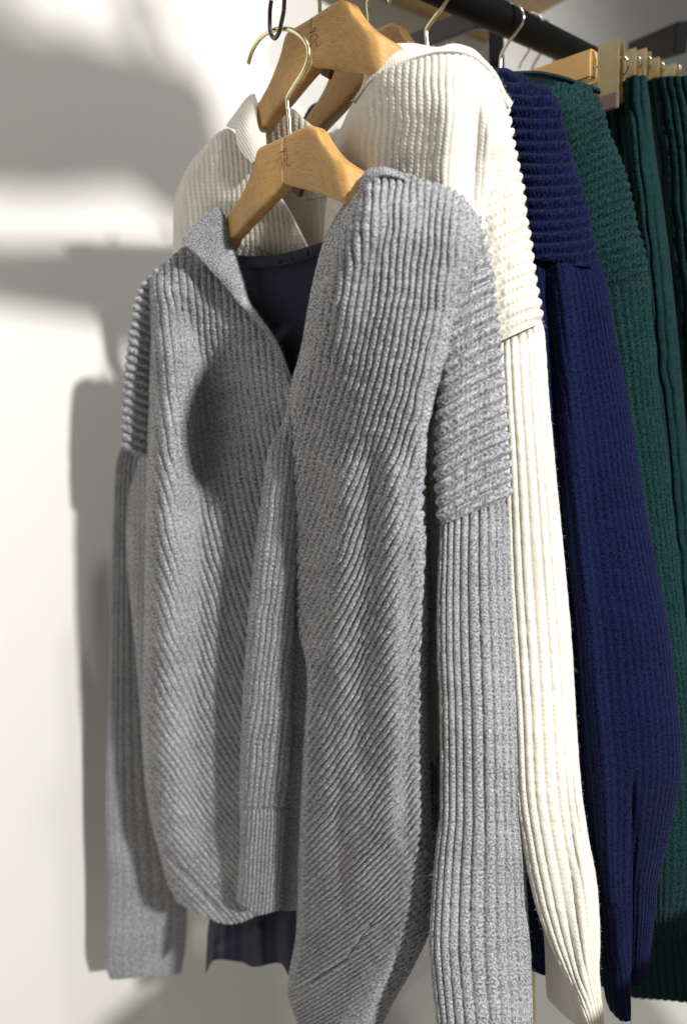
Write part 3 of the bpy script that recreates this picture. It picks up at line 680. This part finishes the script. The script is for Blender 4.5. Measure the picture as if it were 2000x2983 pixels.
nb = [[(676, 741, -51), (740, 745, -52), (797, 741, -53), (850, 731, -53), (893, 719, -53), (960, 698, -53)],
      [(676, 743, -48), (740, 747, -49), (797, 744, -50), (850, 734, -50), (893, 722, -50), (960, 701, -50)],
      [(676, 772, -48), (740, 776, -49), (797, 773, -50), (850, 763, -50), (893, 750, -50), (960, 730, -50)],
      [(676, 776, -54), (740, 780, -55), (797, 777, -56), (850, 767, -56), (893, 754, -56), (960, 734, -56)]]
sheet('neckband', nb, YG, TEE, tee, amp=0, dens=.3, wav=0, thick=.001, nv=14)

seam = [on_y(float(x), float(y), YG, (b + 1.4) / 1000) for x, y, b in ((676, 771, -47), (740, 775, -48), (797, 772, -49), (850, 762, -49), (893, 749, -49), (960, 729, -49))]
tube('neck_seam', seam, .0006, TEE, tee, n=6)
# ------------------------------------------------------------------ white sweater
ws = thing('sweater', on_y(930., 150., YW), 'cream white chunky ribbed sweater between the grey and the navy ones', 'sweater', SG)
wl = [[(610, 412, -14), (640, 385, -8), (664, 374, -6), (690, 395, -8)],
      [(560, 468, -18), (600, 450, -4), (650, 440, -2), (712, 440, -6)],
      [(528, 526, -22), (570, 515, -4), (640, 510, -2), (770, 520, -8)],
      [(508, 580, -26), (545, 575, -4), (640, 570, -2), (816, 580, -14)],
      [(505, 650, -28), (540, 650, -6), (640, 650, -14), (858, 650, -36)],
      [(503, 740, -34), (540, 740, -20), (640, 740, -30), (902, 735, -44)],
      [(502, 775, -60), (540, 775, -60), (640, 765, -60), (910, 750, -64)]]
sheet('front_panel', wl, YW, WHITE, ws, rib_curve([300, 800], [.06, .10], 15, 0, 12), amp=.0011, dens=.4)
wb = [[(690, 330, -60), (760, 300, -62), (854, 318, -62), (896, 356, -60), (950, 388, -56), (1010, 366, -50)],
      [(690, 338, -58), (760, 310, -60), (850, 328, -60), (892, 366, -58), (948, 398, -54), (1010, 378, -48)],
      [(680, 460, -60), (760, 450, -62), (850, 450, -62), (920, 460, -60), (980, 470, -56), (1030, 480, -50)],
      [(680, 600, -60), (760, 600, -64), (850, 600, -64), (920, 600, -62), (980, 600, -58), (1040, 600, -54)],
      [(680, 800, -60), (760, 800, -64), (850, 800, -64), (920, 800, -62), (980, 800, -58), (1040, 800, -54)]]
sheet('back_panel', wb, YW, WHITE, ws, rib_vert(17, 12, .03), amp=.0010, dens=.35, wav=1)
wr = [[(1064, 225, -4), (1120, 205, 18), (1200, 178, 22), (1290, 160, 14), (1370, 165, -2), (1440, 222, -20), (1470, 290, -34)],
      [(1046, 268, -6), (1110, 255, 22), (1200, 235, 30), (1290, 225, 24), (1370, 240, 10), (1436, 290, -8), (1476, 340, -30)],
      [(1016, 322, -8), (1090, 315, 22), (1190, 310, 34), (1290, 310, 30), (1370, 330, 16), (1430, 370, 0), (1486, 400, -26)],
      [(980, 412, -10), (1060, 410, 20), (1180, 415, 32), (1290, 430, 30), (1360, 455, 16), (1400, 475, 4), (1450, 490, -20)],
      [(960, 520, -12), (1040, 525, 18), (1160, 540, 28), (1270, 560, 28), (1350, 580, 12), (1390, 590, 0), (1430, 600, -20)],
      [(945, 650, -14), (1020, 660, 16), (1140, 680, 24), (1260, 700, 24), (1350, 710, 10), (1395, 715, -2), (1430, 720, -22)],
      [(935, 800, -14), (1020, 810, 14), (1140, 830, 22), (1260, 850, 22), (1350, 860, 8), (1400, 865, -4), (1440, 870, -24)]]
def white_rib(px, py):
    return (px - .02 * py + .10 * np.clip(py - 350, 0, 900)) / 20., py / 13
sheet('front_panel', wr, YW, WHITE, ws, white_rib, amp=.0009, dens=.42, folds=[fold((1385, 380), (1375, 560), (1385, 800), a=-7, wd=26), fold((1300, 350), (1290, 600), a=4, wd=40)])
wband = [[(1056, 246, -3), (1080, 240, 10), (1110, 232, 15)], [(1018, 316, -6), (1045, 318, 12), (1085, 318, 19)], [(978, 412, -8), (1008, 414, 12), (1056, 414, 18)],
         [(966, 462, -10), (996, 466, 11), (1044, 468, 17)], [(950, 600, -12), (985, 604, 10), (1030, 606, 15)]]
sheet('neckband', wband, YW, WHITEF, ws, rib_curve([100, 700], [-.4, -.3], 8, 0, 7), amp=.0002, dens=.45, wav=.3)
torso('body', .508, [(.06, -.66, -.32, .016), (0, -.74, -.28, .022), (-.3, -.76, -.27, .026), (-.52, -.74, -.28, .026)], WHITE, ws)
wcap = [(1405, 330, 1478, 322, -48), (1400, 400, 1489, 400, -38), (1396, 480, 1505, 475, -34), (1395, 560, 1519, 548, -32), (1400, 650, 1530, 632, -30), (1412, 760, 1546, 735, -30), (1430, 880, 1562, 850, -30), (1444, 1000, 1578, 938, -30)]
tube_cloth('shoulder', wcap, YW, WHITEC, ws, amp=.0046, kap=.62, horiz=rib_horiz(35, -.40, 12, .0014, 1520), dens=.45, vw=.24, tuck=(0, 3.2))
wslv = [(1446, 995, 1576, 925, -39), (1444, 1030, 1582, 970, -34), (1448, 1150, 1594, 1146, -32), (1456, 1300, 1609, 1306, -32), (1462, 1450, 1623, 1450, -32), (1468, 1680, 1645, 1680, -32), (1480, 1900, 1664, 1900, -32), (1492, 2100, 1675, 2100, -32), (1500, 2300, 1690, 2300, -32),
        (1522, 2455, 1708, 2425, -34), (1555, 2615, 1738, 2600, -36), (1593, 2729, 1744, 2730, -36), (1644, 2838, 1742, 2838, -36), (1676, 2900, 1747, 2900, -36), (1708, 2983, 1756, 2983, -36), (1740, 3070, 1765, 3070, -36)]
tube_cloth('sleeve', wslv, YW, WHITE, ws, nr=10.5, vp=14, amp=.0018, kap=.62, dens=.45, folds=[fold((1690, 2300), (1700, 2600), (1705, 2950), a=5, wd=26)], wav=2.6, tuck=(2, 0))
wcuff = [[(1575, 2600, -58), (1640, 2600, -52), (1735, 2600, -58)], [(1585, 2761, -58), (1650, 2760, -50), (1738, 2760, -58)], [(1592, 2900, -58), (1650, 2900, -50), (1742, 2900, -58)],
         [(1622, 2938, -58), (1660, 2965, -52), (1746, 2985, -58)], [(1690, 2990, -58), (1715, 3010, -52), (1752, 3030, -58)]]
sheet('cuff', wcuff, YW, WHITEF, ws, rib_vert(10, 8), amp=.0004, dens=.35, wav=.5)
wcol = [[(1050, 268, -16), (1062, 218, -18), (1088, 176, -22), (1140, 127, -28), (1198, 126, -32), (1274, 137, -34), (1319, 127, -36), (1370, 139, -40), (1408, 171, -44), (1446, 216, -48), (1474, 272, -50), (1493, 298, -52)],
        [(1040, 285, -2), (1062, 236, -4), (1094, 194, -6), (1150, 152, -8), (1205, 147, -10), (1274, 150, -12), (1326, 140, -16), (1375, 152, -22), (1412, 182, -28), (1447, 226, -34), (1474, 282, -40), (1490, 305, -44)],
        [(1030, 300, 4), (1064, 248, 10), (1104, 212, 14), (1165, 186, 18), (1222, 162, 18), (1276, 149, 14), (1330, 146, 6), (1378, 158, -2), (1416, 188, -10), (1449, 232, -20), (1472, 290, -30), (1484, 312, -34)],
        [(1032, 302, -2), (1068, 254, 2), (1110, 222, 4), (1172, 200, 6), (1230, 182, 7), (1282, 172, 6), (1336, 168, 2), (1382, 180, -4), (1418, 204, -12), (1446, 244, -22), (1466, 296, -32), (1476, 320, -36)]]
sheet('collar', wcol, YW, WHITEF, ws, rib_curve([0, 400], [0, 0], 9, 0, 7), amp=.0003, dens=.5, wav=.4)
wcl = [[(658, 366, 0), (690, 322, -4), (730, 276, -16), (742, 272, -24)],
       [(684, 378, 8), (705, 350, 6), (742, 310, -10), (752, 306, -20)],
       [(690, 420, 10), (715, 400, 8), (750, 372, -6), (762, 362, -16)],
       [(704, 445, 10), (726, 430, 8), (756, 410, -2), (774, 392, -14)],
       [(733, 474, 8), (744, 468, 6), (760, 458, 0), (776, 446, -12)]]
sheet('collar', wcl, YW, WHITEF, ws, rib_curve([0, 700], [.6, .6], 9, 0, 7), amp=.0003, dens=.5, wav=.4)
lb = [(888, 540), (896, 583), (945, 574), (938, 532)]
lpts = [on_y(float(a), float(b), YW, -.056) for a, b in lb]
tube('label_stitching', lpts + [lpts[0]], .0004, THREAD, ws, n=6, smooth_path=False)

fuzz(ws, 40000, FUZW, .0024)
# ------------------------------------------------------------------ navy sweater
ns = thing('sweater', on_y(1100., 200., YN), 'dark navy blue ribbed sweater between the cream and the green ones', 'sweater', SG)
ncap = [(1430, 205, 1482, 205, -32), (1440, 235, 1545, 238, -20), (1450, 270, 1600, 268, -12), (1462, 330, 1629, 320, -8), (1474, 400, 1647, 390, -6), (1488, 480, 1670, 478, -6), (1500, 560, 1695, 556, -6), (1512, 650, 1716, 638, -6), (1520, 700, 1730, 710, -6), (1528, 750, 1752, 785, -6)]
tube_cloth('shoulder', ncap, YN, NAVY, ns, amp=.0036, kap=.6, horiz=rib_horiz(33, .02, 12, -.0008, 1560), dens=.42, vw=.24, tuck=(0, 3.2))
nslv = [(1532, 725, 1748, 758, -13), (1530, 770, 1757, 800, -8), (1540, 850, 1770, 850, -6), (1552, 987, 1792, 987, -6), (1575, 1180, 1830, 1180, -6), (1600, 1450, 1872, 1450, -6), (1620, 1690, 1918, 1692, -6), (1640, 1833, 1945, 1833, -6), (1650, 1992, 1964, 1992, -6),
        (1664, 2150, 1980, 2150, -6), (1676, 2238, 1982, 2240, -6), (1690, 2340, 1964, 2340, -8), (1705, 2468, 1938, 2468, -8), (1724, 2583, 1912, 2583, -8), (1742, 2678, 1902, 2678, -8), (1752, 2774, 1891, 2774, -8), (1757, 2868, 1884, 2868, -8)]
tube_cloth('sleeve', nslv, YN, NAVY, ns, nr=22, vp=12, amp=.0012, kap=.55, dens=.42, folds=[fold((1590, 800), (1640, 1500), (1700, 2200), (1760, 2700), a=-6, wd=16), fold((1640, 800), (1680, 1500), (1750, 2200), (1800, 2860), a=6, wd=26), fold((1840, 2350), (1838, 2870), a=-4, wd=12)], wav=2.6, tuck=(2, 0))
ncuff = [[(1740, 2640, 12), (1790, 2640, 26), (1832, 2640, 14)], [(1752, 2780, 12), (1800, 2780, 26), (1835, 2780, 14)], [(1760, 2890, 12), (1800, 2890, 26), (1836, 2890, 14)], [(1772, 2934, 12), (1806, 2950, 25), (1836, 2955, 14)], [(1800, 2966, 12), (1818, 2974, 24), (1835, 2973, 14)]]
sheet('cuff', ncuff, YN, NAVY, ns, rib_vert(14, 12, .1), amp=.0011, dens=.42, wav=.5)
torso('body', .565, [(.08, -.66, -.33, .016), (0, -.74, -.28, .028), (-.3, -.77, -.26, .034), (-.60, -.76, -.25, .034)], NAVY, ns)
ncl = [[(872, 360, -20), (882, 345, -20), (905, 308, -22), (932, 292, -26)], [(880, 364, -10), (892, 352, -10), (915, 318, -12), (945, 300, -18)], [(900, 384, -14), (915, 372, -12), (940, 345, -14), (980, 330, -20)]]
sheet('collar', ncl, YN + .02, NAVY, ns, amp=.0003, dens=.4, wav=0)
ncr = [[(1400, 212, -20), (1440, 198, -14), (1470, 198, -14), (1500, 212, -20)], [(1400, 224, -10), (1440, 210, -2), (1472, 212, -4), (1505, 226, -14)], [(1400, 250, -8), (1440, 236, 0), (1475, 234, -4), (1510, 240, -16)]]
sheet('collar', ncr, YN, NAVY, ns, amp=.0003, dens=.4, wav=0)

fuzz(ns, 26000, FUZN, .003)
# ------------------------------------------------------------------ green sweater
es = thing('sweater', on_y(1260., 220., YE), 'bottle green ribbed sweater with turned collar, beyond the navy one', 'sweater', SG)
ecap = [(1560, 255, 1690, 245, -14), (1580, 290, 1736, 280, -8), (1590, 330, 1756, 325, -2), (1600, 390, 1774, 388, 0), (1620, 480, 1811, 478, 0), (1640, 575, 1836, 574, 0), (1665, 670, 1856, 670, 0), (1690, 740, 1876, 735, 0), (1710, 850, 1888, 800, 0)]
tube_cloth('shoulder', ecap, YE, GREEN, es, amp=.0032, kap=.6, horiz=rib_horiz(29, -.34, 11, .0009, 1790), dens=.4, vw=.24, tuck=(0, 3.2))
eslv = [(1712, 830, 1885, 782, -5), (1714, 870, 1891, 830, -1), (1725, 930, 1895, 915, 0), (1745, 1019, 1907, 1019, 0), (1765, 1178, 1920, 1178, 0), (1790, 1312, 1939, 1312, 0), (1810, 1450, 1954, 1450, 0), (1830, 1600, 1970, 1600, 0), (1850, 1760, 1988, 1760, 0), (1870, 1930, 2010, 1930, 0),
        (1880, 2150, 2040, 2150, 0), (1880, 2340, 2060, 2340, 0), (1884, 2500, 2060, 2460, 0), (1890, 2640, 2040, 2600, 0), (1900, 2695, 2010, 2680, 0), (1936, 2748, 1990, 2715, 0)]
tube_cloth('sleeve', eslv, YE, GREEN, es, nr=13, vp=11, amp=.0014, kap=.55, dens=.4, wav=2.2, tuck=(2, 0))
torso('body', .645, [(.10, -.66, -.33, .016), (0, -.74, -.28, .028), (-.3, -.77, -.26, .034), (-.60, -.76, -.25, .034)], GREEN, es)
ecol = [[(1470, 216, -30), (1500, 207, -36), (1560, 206, -38), (1620, 216, -38), (1690, 238, -38), (1746, 257, -40)],
        [(1475, 222, -24), (1502, 213, -26), (1560, 212, -28), (1620, 222, -28), (1688, 244, -28), (1746, 264, -32)],
        [(1482, 230, -28), (1506, 222, -32), (1560, 224, -34), (1620, 234, -34), (1686, 256, -34), (1744, 276, -36)]]
sheet('collar', ecol, YE, GREEN, es, rib_vert(10, 8), amp=.0003, dens=.5, wav=0)
einn = [[(1480, 224, -60), (1560, 222, -60), (1640, 238, -56), (1700, 256, -50)], [(1480, 300, -60), (1560, 300, -50), (1640, 300, -40), (1700, 300, -40)]]
sheet('collar_stand', einn, YE, GREEN, es, rib_vert(10, 8), amp=.0003, dens=.3, wav=0)

fuzz(es, 14000, FUZE, .003)
# ------------------------------------------------------------------ trousers on clip hangers
def trousers(y, rows, label):
    t = thing('trousers', on_y(float(rows[0][0][0]), float(rows[0][0][1]), y), label, 'trousers', 'ribbed green trousers on clip hangers')
    o_ = sheet('leg', rows, y, TROUS, t, rib_vert(22, 12, .10), amp=.0026, dens=.36, folds=[fold((rows[0][1][0], 250), (rows[-1][1][0], 2500), a=-6, wd=14)])
    return t
trousers(.74, [[(1740, 300, -20), (1812, 246, 0), (1840, 222, 10), (1866, 222, 4), (1882, 240, -30)],
               [(1740, 420, -20), (1820, 420, 2), (1850, 420, 12), (1880, 420, 4), (1904, 420, -30)],
               [(1760, 750, -20), (1860, 750, 2), (1890, 750, 12), (1925, 750, 4), (1948, 750, -30)],
               [(1800, 1274, -20), (1890, 1274, 2), (1930, 1274, 12), (1970, 1274, 4), (1998, 1274, -30)],
               [(1820, 2000, -20), (1920, 2000, 2), (1970, 2000, 12), (2020, 2000, 4), (2060, 2000, -30)],
               [(1740, 2780, -30), (1860, 2780, -10), (1960, 2780, 0), (2020, 2780, 4), (2060, 2780, -30)],
               [(1735, 2868, -30), (1850, 2905, -10), (1940, 2912, 0), (2010, 2920, 4), (2060, 2930, -30)]],
         'dark green ribbed trousers clipped just right of the bottle green sweater')
trousers(.82, [[(1870, 250, -20), (1900, 228, 6), (1940, 222, 10), (1990, 222, 10), (2060, 230, -10)],
               [(1880, 420, -20), (1925, 420, 8), (1960, 420, 12), (2010, 420, 10), (2080, 420, -10)],
               [(1920, 750, -20), (1965, 750, 8), (2000, 750, 12), (2060, 750, 10), (2130, 750, -10)],
               [(1960, 1274, -20), (2010, 1274, 8), (2050, 1274, 12), (2110, 1274, 10), (2180, 1274, -10)],
               [(1980, 2500, -20), (2040, 2500, 8), (2090, 2500, 12), (2150, 2500, 10), (2200, 2500, -10)]],
         'dark green ribbed trousers at the right edge of the photo')
CG = 'clip hangers on the rail'
def clip_hanger(y, hookpts, label, bar, clip, small=False):
    base = np.array([RX, y, cz + RZ - .06])
    t = thing('clip_hanger', base, label, 'hanger', CG)
    tube('hook', [on_y(float(a), float(b), y) for a, b in hookpts], .0017, CHROME, t, n=10, sub=6)
    if bar is not None:
        c = on_y(float(bar[0]), float(bar[1]), y); 
        box('wooden_bar', c - np.array([.06, 0, 0]), ((1, 0, 0), (0, 1, 0), (0, 0, 1)), (.075, .007, .013), BEECH_BOX, t, .002)
    (x0, y0, x1, y1) = clip
    a = on_y(float(x0), float(y0), y, .006); b_ = on_y(float(x1), float(y1), y, .006)
    c = (a + b_) / 2; H = abs(a[2] - b_[2]) / 2; Wd = abs(a[0] - b_[0]) / 2
    cl = box('clip', c, ((1, 0, 0), (0, 1, 0), (0, 0, 1)), (Wd, .0012, H), DBRASS, t, .0008)
    box('clip', c + np.array([0, .012, -.001]), ((1, 0, 0), (0, 1, 0), (0, 0, 1)), (Wd, .0012, H), DBRASS, t, .0008)
    box('pad', c + np.array([0, -.0005, -H * 1.0]), ((1, 0, 0), (0, 1, 0), (0, 0, 1)), (Wd * .98, .0028, H * .26), PAD, t, .0008)
    tube('spring_wire', [c + np.array([-Wd * 1.9, .006, H * .30]), c + np.array([-Wd * 1.2, .002, H * .34]), c + np.array([Wd * 1.2, .002, H * .34]), c + np.array([Wd * 1.5, .006, H * .1]), c + np.array([Wd * 1.0, .012, -H * .1])], .0013, CHROME, t, n=8)
    tube('spring_wire', [c + np.array([-Wd * 1.9, .006, -H * .25]), c + np.array([-Wd * .9, .004, -H * .22])], .0013, CHROME, t, n=8)
    return t
BEECH_BOX = simple('beech_bar', (.56, .34, .13), .5, 0, .18, 60)
clip_hanger(.735, [(1456, 215), (1457, 185), (1460, 160), (1478, 125), (1500, 96), (1518, 70), (1524, 50), (1518, 30), (1505, 16), (1490, 12), (1478, 22)],
            'wooden clip hanger with the large gold clip beside the bottle green collar', (1690, 200), (1741, 130, 1800, 290))
clip_hanger(.80, [(1508, 215), (1512, 190), (1530, 160), (1556, 120), (1574, 90), (1578, 66), (1570, 46), (1556, 36), (1542, 40)],
            'clip hanger whose gold clip is second from the left', (1760, 205), (1826, 146, 1850, 226))
clip_hanger(.85, [(1545, 215), (1552, 190), (1570, 160), (1588, 130), (1602, 105), (1606, 84), (1598, 66), (1584, 60)],
            'clip hanger whose gold clip is third from the left', (1800, 205), (1852, 148, 1880, 228))
clip_hanger(.90, [(1600, 210), (1606, 190), (1622, 160), (1636, 135), (1642, 112), (1636, 94), (1622, 86)],
            'clip hanger whose gold clip is fourth from the left', (1840, 205), (1888, 174, 1918, 228))
clip_hanger(1.0, [(1650, 205), (1656, 190), (1668, 165), (1680, 145), (1684, 128), (1676, 116)],
            'clip hanger with the farthest and smallest clip at right', None, (1930, 194, 1966, 222))
